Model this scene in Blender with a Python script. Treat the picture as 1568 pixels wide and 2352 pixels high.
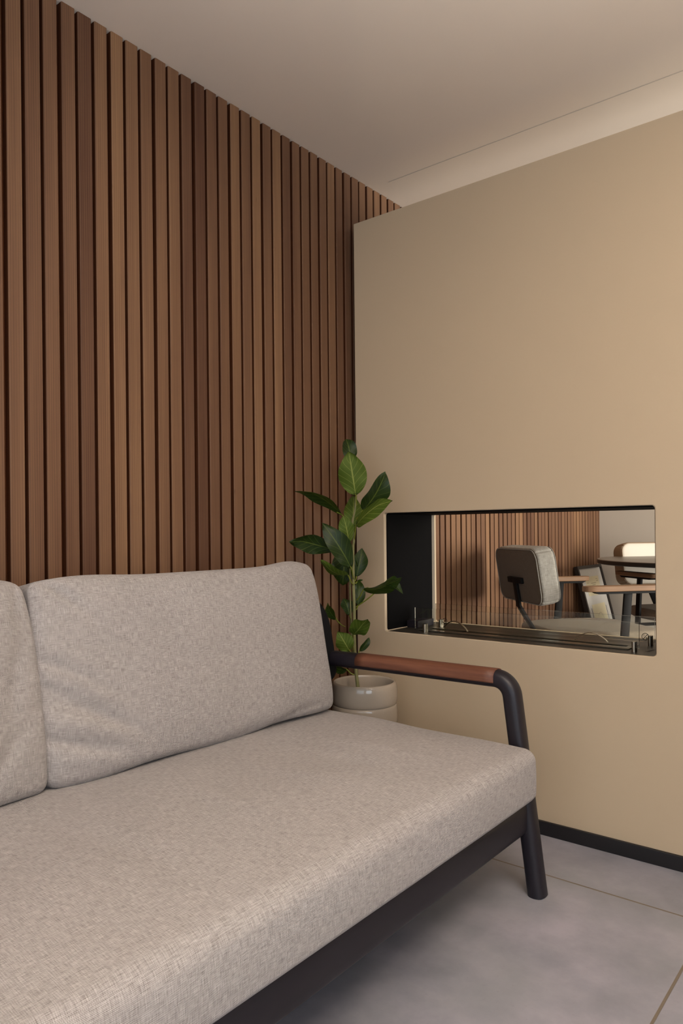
import bpy, math, random
from math import sin, cos, pi, radians
from mathutils import Vector, Matrix, noise

# ------------------------------------------------------------------ scene
for o in list(bpy.data.objects):
    bpy.data.objects.remove(o, do_unlink=True)
scn = bpy.context.scene
COL = scn.collection
scn.view_settings.view_transform = 'Standard'
scn.view_settings.look = 'None'
scn.view_settings.gamma = 1
scn.view_settings.use_curve_mapping = False
scn.view_settings.exposure = -0.50

# camera: level, slightly rolled, view shifted so that verticals stay parallel
cam_d = bpy.data.cameras.new('camera')
cam = bpy.data.objects.new('camera', cam_d)
COL.objects.link(cam)
cam_d.sensor_fit = 'VERTICAL'
cam_d.sensor_height = 36.0
cam_d.lens = 1667.7 / 2352 * 36.0
cam_d.shift_y = (1220.7 - 1176) / 2352
cam_d.clip_start = 0.02
YAW, ROLL = 0.6796, -0.0099
f_ = Vector((-sin(YAW), cos(YAW), 0)); r_ = Vector((cos(YAW), sin(YAW), 0)); u_ = Vector((0, 0, 1))
r2 = r_ * cos(ROLL) + u_ * sin(ROLL); u2 = -r_ * sin(ROLL) + u_ * cos(ROLL)
m = Matrix((r2, u2, -f_)).transposed().to_4x4()
m.translation = Vector((0, 0, 0.95))
cam.matrix_world = m
scn.camera = cam

# world: pale sky seen through the windows of the right-hand facade
w = bpy.data.worlds.new('world'); scn.world = w; w.use_nodes = True
w.node_tree.nodes['Background'].inputs[0].default_value = (0.75, 0.86, 1.0, 1)
w.node_tree.nodes['Background'].inputs[1].default_value = 0.5


def area(name, loc, rot, sx, sy, power, color, spread=180):
    d = bpy.data.lights.new(name, 'AREA'); d.shape = 'RECTANGLE'; d.size = sx; d.size_y = sy
    d.energy = power; d.color = color; d.spread = radians(spread)
    o = bpy.data.objects.new(name, d); COL.objects.link(o)
    o.location = loc; o.rotation_euler = rot
    return o


# daylight through the facade windows (x = 2.2) and the shop front behind the camera, one warm lamp, plus an added ceiling fill
area('daylight_side', (2.15, -0.9, 1.22), (0, radians(90), 0), 1.5, 1.9, 50, (0.78, 0.89, 1.0))
area('daylight_back', (0.45, -2.55, 1.15), (radians(90), 0, 0), 2.7, 2.0, 45, (0.80, 0.90, 1.0))
area('daylight_meeting', (2.15, 3.7, 1.22), (0, radians(90), 0), 1.5, 1.8, 130, (1.0, 0.95, 0.84), 125)
pl = bpy.data.lights.new('pendant_glow', 'POINT'); pl.energy = 15; pl.color = (1.0, 0.88, 0.74); pl.shadow_soft_size = 0.12
po = bpy.data.objects.new('pendant_glow', pl); COL.objects.link(po); po.location = (0.35, 1.10, 1.76)
area('ceiling_fill', (0.25, 0.35, 1.45), (radians(180), 0, 0), 0.35, 0.35, 92, (1.0, 0.94, 0.87), 140)  # unseen upward light added to brighten the ceiling, not a fixture of the room

# ------------------------------------------------------------------ materials
def srgb(r, g, b):
    f = lambda c: (c / 255 / 12.92) if c / 255 <= 0.04045 else ((c / 255 + 0.055) / 1.055) ** 2.4
    return (f(r), f(g), f(b), 1)


class NT:
    def __init__(s, name):
        s.m = bpy.data.materials.new(name); s.m.use_nodes = True
        s.t = s.m.node_tree; s.b = s.t.nodes['Principled BSDF']; s.out = s.t.nodes['Material Output']

    def n(s, typ, **kw):
        x = s.t.nodes.new(typ)
        for k, v in kw.items():
            setattr(x, k, v)
        return x

    def l(s, a, b):
        s.t.links.new(a, b)

    def val(s, sock, v):
        if isinstance(v, (int, float, tuple)):
            sock.default_value = v
        else:
            s.l(v, sock)

    def math(s, op, a, b=0.0, clamp=False):
        x = s.n('ShaderNodeMath', operation=op, use_clamp=clamp)
        s.val(x.inputs[0], a); s.val(x.inputs[1], b)
        return x.outputs[0]

    def mix(s, fac, a, b, blend='MIX'):
        x = s.n('ShaderNodeMix', data_type='RGBA', blend_type=blend)
        s.val(x.inputs[0], fac); s.val(x.inputs[6], a); s.val(x.inputs[7], b)
        return x.outputs[2]

    def noise(s, vec, scale, detail=3, rough=0.5, out=0):
        x = s.n('ShaderNodeTexNoise'); s.l(vec, x.inputs['Vector'])
        x.inputs['Scale'].default_value = scale; x.inputs['Detail'].default_value = detail
        x.inputs['Roughness'].default_value = rough
        return x.outputs[out]

    def mapping(s, vec, scale=(1, 1, 1), loc=(0, 0, 0), rot=(0, 0, 0)):
        x = s.n('ShaderNodeMapping'); s.l(vec, x.inputs[0])
        x.inputs['Scale'].default_value = scale; x.inputs['Location'].default_value = loc
        x.inputs['Rotation'].default_value = rot
        return x.outputs[0]

    def ramp(s, fac, stops):
        x = s.n('ShaderNodeValToRGB'); s.val(x.inputs[0], fac)
        e = x.color_ramp.elements
        while len(e) < len(stops):
            e.new(0.5)
        for i, (p, c) in enumerate(stops):
            e[i].position = p; e[i].color = c
        return x.outputs[0]

    def rng(s, v, a, b, c, d):
        x = s.n('ShaderNodeMapRange'); s.val(x.inputs[0], v)
        for i, q in enumerate((a, b, c, d)):
            x.inputs[i + 1].default_value = q
        return x.outputs[0]

    def bump(s, h, dist, strength=1.0):
        x = s.n('ShaderNodeBump'); s.l(h, x.inputs['Height'])
        x.inputs['Distance'].default_value = dist; x.inputs['Strength'].default_value = strength
        s.l(x.outputs[0], s.b.inputs['Normal'])

    def set(s, **kw):
        for k, v in kw.items():
            s.val(s.b.inputs[k.replace('_', ' ')], v)


def simple(name, col, rough=0.6, metal=0.0, spec=0.5, speck=0.03, scale=60):
    t = NT(name); tc = t.n('ShaderNodeTexCoord').outputs['Object']
    nz = t.noise(tc, scale, 3)
    c2 = tuple(min(1, c * (1 - speck * 4)) for c in col[:3]) + (1,)
    t.set(Base_Color=t.mix(nz, col, c2), Roughness=rough, Metallic=metal)
    t.b.inputs['Specular IOR Level'].default_value = spec
    return t.m


def make_paint(name, col, rough=0.75, var=0.04, spec=0.25):
    t = NT(name); tc = t.n('ShaderNodeTexCoord').outputs['Object']
    a = t.noise(tc, 1.3, 2); b = t.noise(tc, 160, 2)
    lo = tuple(c * (1 - var) for c in col[:3]) + (1,)
    hi = tuple(min(1, c * (1 + var)) for c in col[:3]) + (1,)
    t.set(Base_Color=t.mix(a, lo, hi), Roughness=rough)
    t.b.inputs['Specular IOR Level'].default_value = spec
    t.bump(b, 0.0004, 0.25)
    return t.m


def make_ceiling():
    t = NT('satin ceiling'); tc = t.n('ShaderNodeTexCoord').outputs['Object']
    a = t.noise(tc, 0.9, 2)
    t.set(Base_Color=t.mix(a, srgb(228, 218, 207), srgb(233, 223, 212)), Roughness=0.20)
    t.b.inputs['Specular IOR Level'].default_value = 0.55
    t.bump(t.noise(tc, 1.1, 1), 0.02, 0.10)
    return t.m


PITCH = 0.0479
SLAT_Y0 = 0.8467            # centre of one groove


def make_slat_wood():
    t = NT('slatted walnut'); tc = t.n('ShaderNodeTexCoord').outputs['Object']
    s = t.n('ShaderNodeSeparateXYZ'); t.l(tc, s.inputs[0])
    k = t.math('DIVIDE', t.math('SUBTRACT', s.outputs[1], SLAT_Y0), PITCH)
    idx = t.math('FLOOR', k)
    wn = t.n('ShaderNodeTexWhiteNoise', noise_dimensions='1D'); t.l(idx, wn.inputs['W'])
    wn2 = t.n('ShaderNodeTexWhiteNoise', noise_dimensions='1D'); t.l(t.math('ADD', idx, 77.3), wn2.inputs['W'])
    # groups of neighbouring slats share a tone
    grp = t.n('ShaderNodeTexWhiteNoise', noise_dimensions='1D')
    t.l(t.math('FLOOR', t.math('DIVIDE', t.math('ADD', idx, 1.0), 3.0)), grp.inputs['W'])
    cmb = t.n('ShaderNodeCombineXYZ')
    t.l(t.math('MULTIPLY', s.outputs[0], 30.0), cmb.inputs[0])
    t.l(t.math('ADD', t.math('MULTIPLY', s.outputs[1], 30.0), t.math('MULTIPLY', wn.outputs[0], 37.0)), cmb.inputs[1])
    t.l(t.math('ADD', t.math('MULTIPLY', s.outputs[2], 1.1), t.math('MULTIPLY', wn2.outputs[0], 19.0)), cmb.inputs[2])
    v = cmb.outputs[0]
    broad = t.noise(v, 0.9, 2, 0.5)
    fine = t.noise(t.mapping(v, (9, 9, 1.6)), 1.6, 4, 0.6)
    wav = t.n('ShaderNodeTexWave', wave_type='BANDS', bands_direction='Y'); t.l(v, wav.inputs[0])
    wav.inputs['Scale'].default_value = 1.7; wav.inputs['Distortion'].default_value = 3.2
    wav.inputs['Detail'].default_value = 2.0; wav.inputs['Detail Scale'].default_value = 0.8
    tone = t.math('ADD', t.math('MULTIPLY', wn.outputs[0], 0.26), t.math('MULTIPLY', grp.outputs[0], 0.30))
    tone = t.math('ADD', tone, t.math('MULTIPLY', broad, 0.46))
    tone = t.math('ADD', tone, t.math('MULTIPLY', wav.outputs['Fac'], 0.13))
    tone = t.math('ADD', tone, t.math('MULTIPLY', t.math('SUBTRACT', fine, 0.5), 0.42))
    col = t.ramp(tone, [(0.18, srgb(78, 49, 35)), (0.5, srgb(106, 76, 56)), (0.72, srgb(122, 90, 66)), (0.95, srgb(144, 110, 80))])
    # small dark knots
    vo = t.n('ShaderNodeTexVoronoi'); t.l(t.mapping(tc, (3, 8, 1.6)), vo.inputs['Vector']); vo.inputs['Scale'].default_value = 1.7
    kn = t.rng(vo.outputs['Distance'], 0.0, 0.035, 1.0, 0.0)
    col = t.mix(t.math('MULTIPLY', kn, 0.6), col, srgb(52, 30, 20))
    t.set(Base_Color=col, Roughness=0.62)
    t.b.inputs['Specular IOR Level'].default_value = 0.25
    t.bump(fine, 0.0006, 0.4)
    return t.m


def make_wood(name, a, b, axis=0, scale=1.0, rough=0.45):
    t = NT(name); tc = t.n('ShaderNodeTexCoord').outputs['Object']
    sc = [60, 60, 60]; sc[axis] = 4
    nz = t.noise(t.mapping(tc, tuple(x * scale for x in sc)), 1.0, 4, 0.6)
    sc = [240, 240, 240]; sc[axis] = 9
    nf = t.noise(t.mapping(tc, tuple(x * scale for x in sc)), 1.0, 3, 0.6)
    fac = t.math('ADD', t.math('MULTIPLY', nz, 0.8), t.math('MULTIPLY', nf, 0.35), True)
    t.set(Base_Color=t.ramp(fac, [(0.35, a), (0.75, b)]), Roughness=rough)
    t.bump(nf, 0.0003, 0.3)
    return t.m


def make_fabric(name, dark, light, period=0.0024, contrast=1.0, rough=0.95, bump=0.0007):
    t = NT(name); uv = t.n('ShaderNodeTexCoord').outputs['UV']
    s = t.n('ShaderNodeSeparateXYZ'); t.l(uv, s.inputs[0])
    w = 1.0 / period
    warp = t.noise(t.mapping(uv, (w * 1.9, w * 0.13, 1)), 1.0, 2, 0.6)
    weft = t.noise(t.mapping(uv, (w * 0.13, w * 1.9, 1), (31.7, 11.1, 0)), 1.0, 2, 0.6)
    kx = 2 * pi / period
    sx = t.math('SINE', t.math('MULTIPLY', s.outputs[0], kx)); sy = t.math('SINE', t.math('MULTIPLY', s.outputs[1], kx))
    wv = t.math('MULTIPLY', sx, sy)
    slub = t.noise(t.mapping(uv, (150, 40, 1)), 1.0, 3, 0.6)
    slub2 = t.noise(t.mapping(uv, (30, 130, 1)), 1.0, 3, 0.6)
    big = t.noise(uv, 5.0, 2)
    f = t.math('ADD', t.math('MULTIPLY', t.math('SUBTRACT', warp, 0.5), 0.95 * contrast), t.math('MULTIPLY', t.math('SUBTRACT', weft, 0.5), 0.95 * contrast))
    f = t.math('ADD', f, t.math('MULTIPLY', wv, 0.22 * contrast))
    f = t.math('ADD', f, t.math('MULTIPLY', t.math('SUBTRACT', slub, 0.5), 0.14 * contrast))
    f = t.math('ADD', f, t.math('MULTIPLY', t.math('SUBTRACT', slub2, 0.5), 0.14 * contrast))
    f = t.math('ADD', f, t.math('MULTIPLY', t.math('SUBTRACT', big, 0.5), 0.12))
    f = t.math('ADD', f, 0.58, True)
    t.set(Base_Color=t.mix(f, dark, light), Roughness=rough)
    t.b.inputs['Specular IOR Level'].default_value = 0.15
    t.b.inputs['Sheen Weight'].default_value = 0.12
    h = t.math('ADD', t.math('MULTIPLY', wv, 0.5), t.math('ADD', warp, weft))
    t.bump(h, bump, 0.7)
    return t.m


def make_floor():
    t = NT('concrete look tiles'); tc = t.n('ShaderNodeTexCoord').outputs['Object']
    s = t.n('ShaderNodeSeparateXYZ'); t.l(tc, s.inputs[0])
    a = t.noise(tc, 2.2, 5, 0.6); b = t.noise(t.mapping(tc, (1, 1, 1), (5, 3, 0)), 7.0, 5, 0.65); c = t.noise(tc, 90, 4, 0.7)
    f = t.math('ADD', t.math('MULTIPLY', a, 0.55), t.math('MULTIPLY', b, 0.45))
    col = t.ramp(f, [(0.36, srgb(128, 128, 136)), (0.5, srgb(148, 146, 155)), (0.64, srgb(168, 163, 173))])
    hue = t.noise(t.mapping(tc, (1, 1, 1), (15, 9, 0)), 3.1, 3)
    col = t.mix(t.rng(hue, 0.4, 0.65, 0.0, 0.35), col, srgb(146, 149, 148))
    speck = t.rng(c, 0.62, 0.78, 0.0, 0.35)
    col = t.mix(speck, col, srgb(112, 106, 103))
    # grout joints
    T = 0.9
    def joint(v, off):
        m_ = t.math('ABSOLUTE', t.math('SUBTRACT', t.math('FRACT', t.math('ADD', t.math('DIVIDE', t.math('SUBTRACT', v, off), T), 20.5)), 0.5))
        return t.rng(m_, 0.0026 / T, 0.0034 / T, 1.0, 0.0)
    j = t.math('MAXIMUM', joint(s.outputs[0], -0.42), joint(s.outputs[1], 1.901))
    col = t.mix(j, col, srgb(118, 106, 92))
    t.set(Base_Color=col, Roughness=t.rng(b, 0.3, 0.7, 0.42, 0.55))
    h = t.math('SUBTRACT', t.math('MULTIPLY', c, 0.25), j)
    t.bump(h, 0.0012, 0.5)
    return t.m


def make_leaf():
    t = NT('ficus leaf'); uv = t.n('ShaderNodeTexCoord').outputs['UV']
    s = t.n('ShaderNodeSeparateXYZ'); t.l(uv, s.inputs[0])
    u, v = s.outputs[0], s.outputs[1]                    # u along 0..1, v across -1..1
    av = t.math('ABSOLUTE', v)
    mid = t.rng(av, 0.02, 0.07, 1.0, 0.0)
    # curved side veins
    ph = t.math('FRACT', t.math('MULTIPLY', t.math('SUBTRACT', u, t.math('MULTIPLY', t.math('POWER', av, 0.8), 0.30)), 6.5))
    sv = t.rng(t.math('ABSOLUTE', t.math('SUBTRACT', ph, 0.5)), 0.02, 0.065, 0.6, 0.0)
    vein = t.math('MAXIMUM', mid, sv)
    tc = t.n('ShaderNodeTexCoord').outputs['Object']
    nz = t.noise(tc, 22, 3)
    top = t.mix(nz, srgb(19, 35, 12), srgb(35, 55, 16))
    top = t.mix(t.math('MULTIPLY', vein, 0.50), top, srgb(112, 126, 50))
    und = t.mix(nz, srgb(60, 80, 18), srgb(84, 102, 28))
    und = t.mix(t.math('MULTIPLY', vein, 0.65), und, srgb(158, 164, 84))
    g = t.n('ShaderNodeNewGeometry')
    t.set(Base_Color=t.mix(g.outputs['Backfacing'], top, und), Roughness=t.math('ADD', 0.42, t.math('MULTIPLY', g.outputs['Backfacing'], 0.25)))
    t.b.inputs['Specular IOR Level'].default_value = 0.3
    tr = t.n('ShaderNodeBsdfTranslucent'); tr.inputs[0].default_value = srgb(120, 160, 30)
    ms = t.n('ShaderNodeMixShader'); ms.inputs[0].default_value = 0.08
    t.l(t.b.outputs[0], ms.inputs[1]); t.l(tr.outputs[0], ms.inputs[2]); t.l(ms.outputs[0], t.out.inputs[0])
    t.bump(vein, 0.0008, 0.5)
    return t.m


def make_glass():
    t = NT('clear fire glass')
    t.t.nodes.remove(t.b)
    g = t.n('ShaderNodeBsdfGlass'); g.inputs['Color'].default_value = (0.975, 0.99, 0.982, 1)
    g.inputs['Roughness'].default_value = 0.0; g.inputs['IOR'].default_value = 1.47
    t.l(g.outputs[0], t.out.inputs[0])
    return t.m


M = dict(
    slat=make_slat_wood(),
    backing=simple('dark groove board', srgb(78, 42, 22), 0.9, 0, 0.1),
    beige=make_paint('beige paint', srgb(191, 171, 144)),
    white=make_paint('off white paint', srgb(204, 196, 186)),
    ceiling=make_ceiling(),
    floor=make_floor(),
    base=simple('black skirting', srgb(24, 22, 24), 0.5),
    metal=simple('black powder coated metal', srgb(32, 28, 35), 0.40, 0.0, 0.40),
    liner=simple('black steel liner', srgb(10, 9, 10), 0.7, 0, 0.05),
    tray=simple('dark olive steel', srgb(62, 57, 48), 0.40, 0.3),
    trough=simple('burner steel', srgb(112, 106, 92), 0.32, 0.8),
    brushed=simple('brushed steel', srgb(170, 158, 140), 0.28, 1.0),
    shell=simple('black woven back shell', srgb(18, 17, 20), 0.85, 0, 0.2),
    linen=make_fabric('beige linen weave', srgb(86, 77, 71), srgb(200, 193, 190)),
    tweed=make_fabric('grey tweed', srgb(92, 88, 82), srgb(176, 172, 164), 0.004, 0.9),
    chair_cloth=make_fabric('taupe chair cloth', srgb(112, 98, 84), srgb(158, 144, 128), 0.003, 0.7),
    vinyl=simple('cream leatherette', srgb(216, 208, 196), 0.5, 0, 0.4, 0.01),
    vinyl_side=simple('tan leatherette', srgb(150, 128, 104), 0.5, 0, 0.4, 0.02),
    arm=make_wood('red brown hardwood', srgb(84, 46, 33), srgb(124, 78, 56), 0, 1.0, 0.55),
    oak=make_wood('chair arm wood', srgb(104, 76, 54), srgb(148, 114, 84), 1, 1.0, 0.6),
    chair_metal=simple('matt black chair steel', srgb(22, 21, 22), 0.6, 0, 0.15),
    cloth_dark=make_fabric('dark taupe chair cloth', srgb(66, 56, 46), srgb(108, 95, 80), 0.003, 0.7),
    flange=simple('grey liner flange', srgb(112, 103, 92), 0.5, 0.2),
    table=simple('dark laminate', srgb(112, 103, 93), 0.35, 0, 0.5),
    table_edge=simple('black edge band', srgb(17, 15, 13), 0.5),
    ceramic=simple('glazed taupe ceramic', srgb(176, 162, 146), 0.09, 0, 0.6, 0.01),
    soil=simple('potting soil', srgb(44, 32, 24), 0.95, 0, 0.2, 0.1, 200),
    stem=simple('green grey stem', srgb(132, 128, 84), 0.6, 0, 0.3, 0.08, 90),
    petiole=simple('yellow green stalk', srgb(124, 130, 44), 0.5, 0, 0.3, 0.05, 90),
    leaf=make_leaf(),
    glass=make_glass(),
    ink=simple('black print', srgb(16, 15, 15), 0.6),
    frame=simple('dark frame moulding', srgb(40, 33, 30), 0.5),
    mat=simple('white mount board', srgb(206, 203, 198), 0.8),
    cream=simple('cream print paper', srgb(214, 203, 172), 0.8, 0, 0.3, 0.01, 30),
    pencil=simple('grey drawing ink', srgb(116, 106, 92), 0.8),
    steel_frame=simple('grey window aluminium', srgb(90, 88, 86), 0.4, 0.4),
)


# ------------------------------------------------------------------ mesh helpers
def link(name, verts, faces, mat, parent=None, uvs=None, smooth=True, loc=None, rot=None, fmat=None, sharp=35):
    me = bpy.data.meshes.new(name)
    me.from_pydata([tuple(v) for v in verts], [], faces)
    mats = mat if isinstance(mat, (list, tuple)) else [mat]
    for x in mats:
        me.materials.append(x)
    if fmat:
        for p_, i in zip(me.polygons, fmat):
            p_.material_index = i
    if uvs:
        ul = me.uv_layers.new(name='UVMap'); k = 0
        for fi, f in enumerate(faces):
            for j in range(len(f)):
                ul.data[k].uv = uvs[fi][j]; k += 1
    if smooth:
        me.shade_smooth() if hasattr(me, 'shade_smooth') else None
        try:
            me.set_sharp_from_angle(angle=radians(sharp))
        except Exception:
            pass
    me.update()
    o = bpy.data.objects.new(name, me); COL.objects.link(o)
    if parent:
        o.parent = parent
    if loc:
        o.location = loc
    if rot:
        o.rotation_euler = rot
    return o


def empty(name, loc, label, cat, group=None, rotz=0):
    o = bpy.data.objects.new(name, None); COL.objects.link(o)
    o.location = loc; o.rotation_euler = (0, 0, rotz); o.empty_display_size = 0.1
    o['label'] = label; o['category'] = cat
    if group:
        o['group'] = group
    return o


def struct(o):
    o['kind'] = 'structure'
    return o


class MB:
    def __init__(s):
        s.v = []; s.f = []; s.m = []; s.u = []

    def add(s, v, f, m=0, uv=None):
        b = len(s.v); s.v += [Vector(q) for q in v]
        for i, x in enumerate(f):
            s.f.append(tuple(b + j for j in x)); s.m.append(m)
            s.u.append(uv[i] if uv else [(0, 0)] * len(x))
        return s

    def box(s, x0, x1, y0, y1, z0, z1, m=0, bev=0.0, xf=None):
        if bev > 0:
            v, f, uv = rbox((x1 - x0) / 2, (y1 - y0) / 2, (z1 - z0) / 2, bev, 2, seg=2)
            c = Vector(((x0 + x1) / 2, (y0 + y1) / 2, (z0 + z1) / 2))
            v = [q + c for q in v]
            if xf:
                v = [xf(q) for q in v]
            return s.add(v, f, m, uv)
        v = [(x, y, z) for x in (x0, x1) for y in (y0, y1) for z in (z0, z1)]
        if xf:
            v = [xf(Vector(q)) for q in v]
        f = [(0, 1, 3, 2), (4, 6, 7, 5), (0, 4, 5, 1), (2, 3, 7, 6), (0, 2, 6, 4), (1, 5, 7, 3)]
        return s.add(v, f, m)

    def quad(s, pts, m=0):
        return s.add(pts, [(0, 1, 2, 3)], m)

    def build(s, name, mat, parent=None, **kw):
        return link(name, s.v, s.f, mat, parent, uvs=s.u, fmat=s.m, **kw)


def rbox(hx, hy, hz, r, n=8, seg=4, deform=None):
    """rounded box: grid on the six faces, UVs in metres; vertices shared."""
    h = (hx, hy, hz); verts = []; idx = {}; faces = []; uvs = []

    def coords(a):
        a_in = max(a - r, 1e-6)
        c = [-a_in + 2 * a_in * i / n for i in range(n + 1)]
        e = [(i / seg) for i in range(1, seg + 1)]
        lo = [-a_in - r * math.tan(x * pi / 4) for x in reversed(e)]
        hi = [a_in + r * math.tan(x * pi / 4) for x in e]
        return lo + c + hi
    cs = [coords(a) for a in h]
    for ax in range(3):
        a, b = (ax + 1) % 3, (ax + 2) % 3
        for sg in (-1, 1):
            A, B = cs[a], cs[b]
            grid = []
            for i, x in enumerate(A):
                row = []
                for j, y in enumerate(B):
                    p = [0, 0, 0]; p[ax] = sg * h[ax]; p[a] = x; p[b] = y
                    q = [max(-(h[k] - r), min(h[k] - r, p[k])) for k in range(3)]
                    d = Vector([p[k] - q[k] for k in range(3)])
                    if d.length > 1e-9:
                        d = d.normalized() * r
                    P = Vector(q) + d
                    key = (round(P.x, 6), round(P.y, 6), round(P.z, 6))
                    if key not in idx:
                        idx[key] = len(verts); verts.append(P)
                    # u, v axes: keep horizontals horizontal
                    if ax == 0: uvp = (P.y, P.z + sg * 3)
                    elif ax == 1: uvp = (P.x + sg * 5, P.z)
                    else: uvp = (P.y, P.x + sg * 7)
                    row.append((idx[key], uvp))
                grid.append(row)
            for i in range(len(A) - 1):
                for j in range(len(B) - 1):
                    q = [grid[i][j], grid[i + 1][j], grid[i + 1][j + 1], grid[i][j + 1]]
                    if sg < 0:
                        q.reverse()
                    if len({x[0] for x in q}) == 4:
                        faces.append(tuple(x[0] for x in q)); uvs.append([x[1] for x in q])
    if deform:
        verts = [deform(v.copy()) for v in verts]
    return verts, faces, uvs


def smooth_path(pts, radii, seg=8):
    """polyline with rounded corners."""
    pts = [Vector(p) for p in pts]; out = [pts[0]]
    for i in range(1, len(pts) - 1):
        p, a, b = pts[i], (pts[i - 1] - pts[i]).normalized(), (pts[i + 1] - pts[i]).normalized()
        ang = a.angle(b); d = radii[i - 1] / math.tan(ang / 2)
        A, B = p + a * d, p + b * d
        bis = (a + b).normalized(); c = p + bis * (radii[i - 1] / math.sin(ang / 2))
        va, vb = A - c, B - c; tot = va.angle(vb); ax = va.cross(vb).normalized()
        for k in range(seg + 1):
            out.append(c + Matrix.Rotation(tot * k / seg, 3, ax) @ va)
    out.append(pts[-1])
    return out


def tube(path, rad, side=None, n=20, power=2.0, cap=True, taper=None, arc=None, grow=0.0):
    """sweep a superellipse (ra across, rb up) along a path; rad = (ra, rb) or float."""
    path = [Vector(p) for p in path]
    ra, rb = rad if isinstance(rad, tuple) else (rad, rad)
    v = []; f = []; uv = []; rings = []
    prev = Vector(side) if side else None
    L = 0; Ls = []
    for i, p in enumerate(path):
        t = (path[min(i + 1, len(path) - 1)] - path[max(i - 1, 0)]).normalized()
        if prev is None:
            prev = t.orthogonal()
        s_ = (prev - t * prev.dot(t)).normalized(); prev = s_; up = t.cross(s_)
        if i: L += (p - path[i - 1]).length
        Ls.append(L)
        k = taper[i] if taper else 1.0
        ring = []
        a0, a1 = arc if arc else (0, 2 * pi)
        cnt = n if not arc else n + 1
        for j in range(cnt):
            a = a0 + (a1 - a0) * j / n
            c, s = cos(a), sin(a)
            x = math.copysign(abs(c) ** (2 / power), c) * (ra + grow) * k
            y = math.copysign(abs(s) ** (2 / power), s) * (rb + grow) * k
            ring.append(len(v)); v.append(p + s_ * x + up * y)
        rings.append(ring)
    for i in range(len(rings) - 1):
        m_ = len(rings[i])
        for j in range(m_ if not arc else m_ - 1):
            a, b = rings[i], rings[i + 1]; q = (j + 1) % m_
            f.append((a[j], a[q], b[q], b[j]))
            uv.append([(Ls[i], j * .01), (Ls[i], (j + 1) * .01), (Ls[i + 1], (j + 1) * .01), (Ls[i + 1], j * .01)])
    if cap and not arc:
        f.append(tuple(reversed(rings[0]))); uv.append([(0, 0)] * len(rings[0]))
        f.append(tuple(rings[-1])); uv.append([(0, 0)] * len(rings[-1]))
    return v, f, uv


def tube_obj(name, mat, parent, path, rad, **kw):
    v, f, uv = tube(path, rad, **kw)
    return link(name, v, f, mat, parent, uvs=uv)


def lathe(profile, n=64):
    v = []; f = []; uv = []
    for (r, z) in profile:
        for j in range(n):
            a = 2 * pi * j / n
            v.append((r * cos(a), r * sin(a), z))
    for i in range(len(profile) - 1):
        for j in range(n):
            q = (j + 1) % n
            f.append((i * n + j, i * n + q, (i + 1) * n + q, (i + 1) * n + j))
            uv.append([(0, 0)] * 4)
    return v, f, uv


# ------------------------------------------------------------------ the room
WX = -1.703          # front faces of the slats
PY = 2.1525          # front face of the partition
FY = 4.843           # far wall
HC = 2.306           # ceiling height
RX = 2.2             # facade with windows
BY = -2.6            # wall behind the camera

b = MB(); b.box(WX - 0.2, RX + 0.2, BY - 0.2, FY + 0.2, -0.1, 0.0)
struct(b.build('floor', M['floor'], smooth=False))
b = MB(); b.box(WX - 0.2, RX + 0.2, BY - 0.2, FY + 0.2, HC, HC + 0.1)
struct(b.build('ceiling', M['ceiling'], smooth=False))

# slatted wall: backing board and one mesh with every slat (rounded arrises)
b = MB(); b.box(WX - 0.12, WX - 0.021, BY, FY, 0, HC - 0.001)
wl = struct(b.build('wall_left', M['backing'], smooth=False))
b = MB(); gap = 0.0096; r = 0.0030
k0 = int((BY - SLAT_Y0) / PITCH) + 1
k1 = int((FY - SLAT_Y0) / PITCH)
rnd = random.Random(4)
for k in range(k0, k1 + 1):
    g = gap * (1.28 if k % 3 == 0 else 0.92) / 2
    g2 = gap * (1.28 if (k + 1) % 3 == 0 else 0.92) / 2
    y0 = SLAT_Y0 + k * PITCH + g; y1 = SLAT_Y0 + (k + 1) * PITCH - g2
    if y1 > FY:
        y1 = FY
    dx = rnd.uniform(-0.0007, 0.0007)
    prof = [(WX - 0.0215, y0)]
    for a in range(4):
        t_ = a / 3 * pi / 2
        prof.append((WX + dx - r + r * sin(t_), y0 + r - r * cos(t_)))
    for a in range(4):
        t_ = a / 3 * pi / 2
        prof.append((WX + dx - r + r * cos(t_), y1 - r + r * sin(t_)))
    prof.append((WX - 0.0215, y1))
    n_ = len(prof)
    vs = [(x, y, 0.002) for x, y in prof] + [(x, y, HC - 0.0005) for x, y in prof]
    fs = [(i, i + 1, n_ + i + 1, n_ + i) for i in range(n_ - 1)] + [tuple(range(n_, 2 * n_)), tuple(reversed(range(n_)))]
    for i_, ff in enumerate(fs):                              # slat flanks take the same dark colour as the board behind
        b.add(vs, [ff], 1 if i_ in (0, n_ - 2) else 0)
b.build('slats', [M['slat'], M['backing']], wl, sharp=50)

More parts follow.
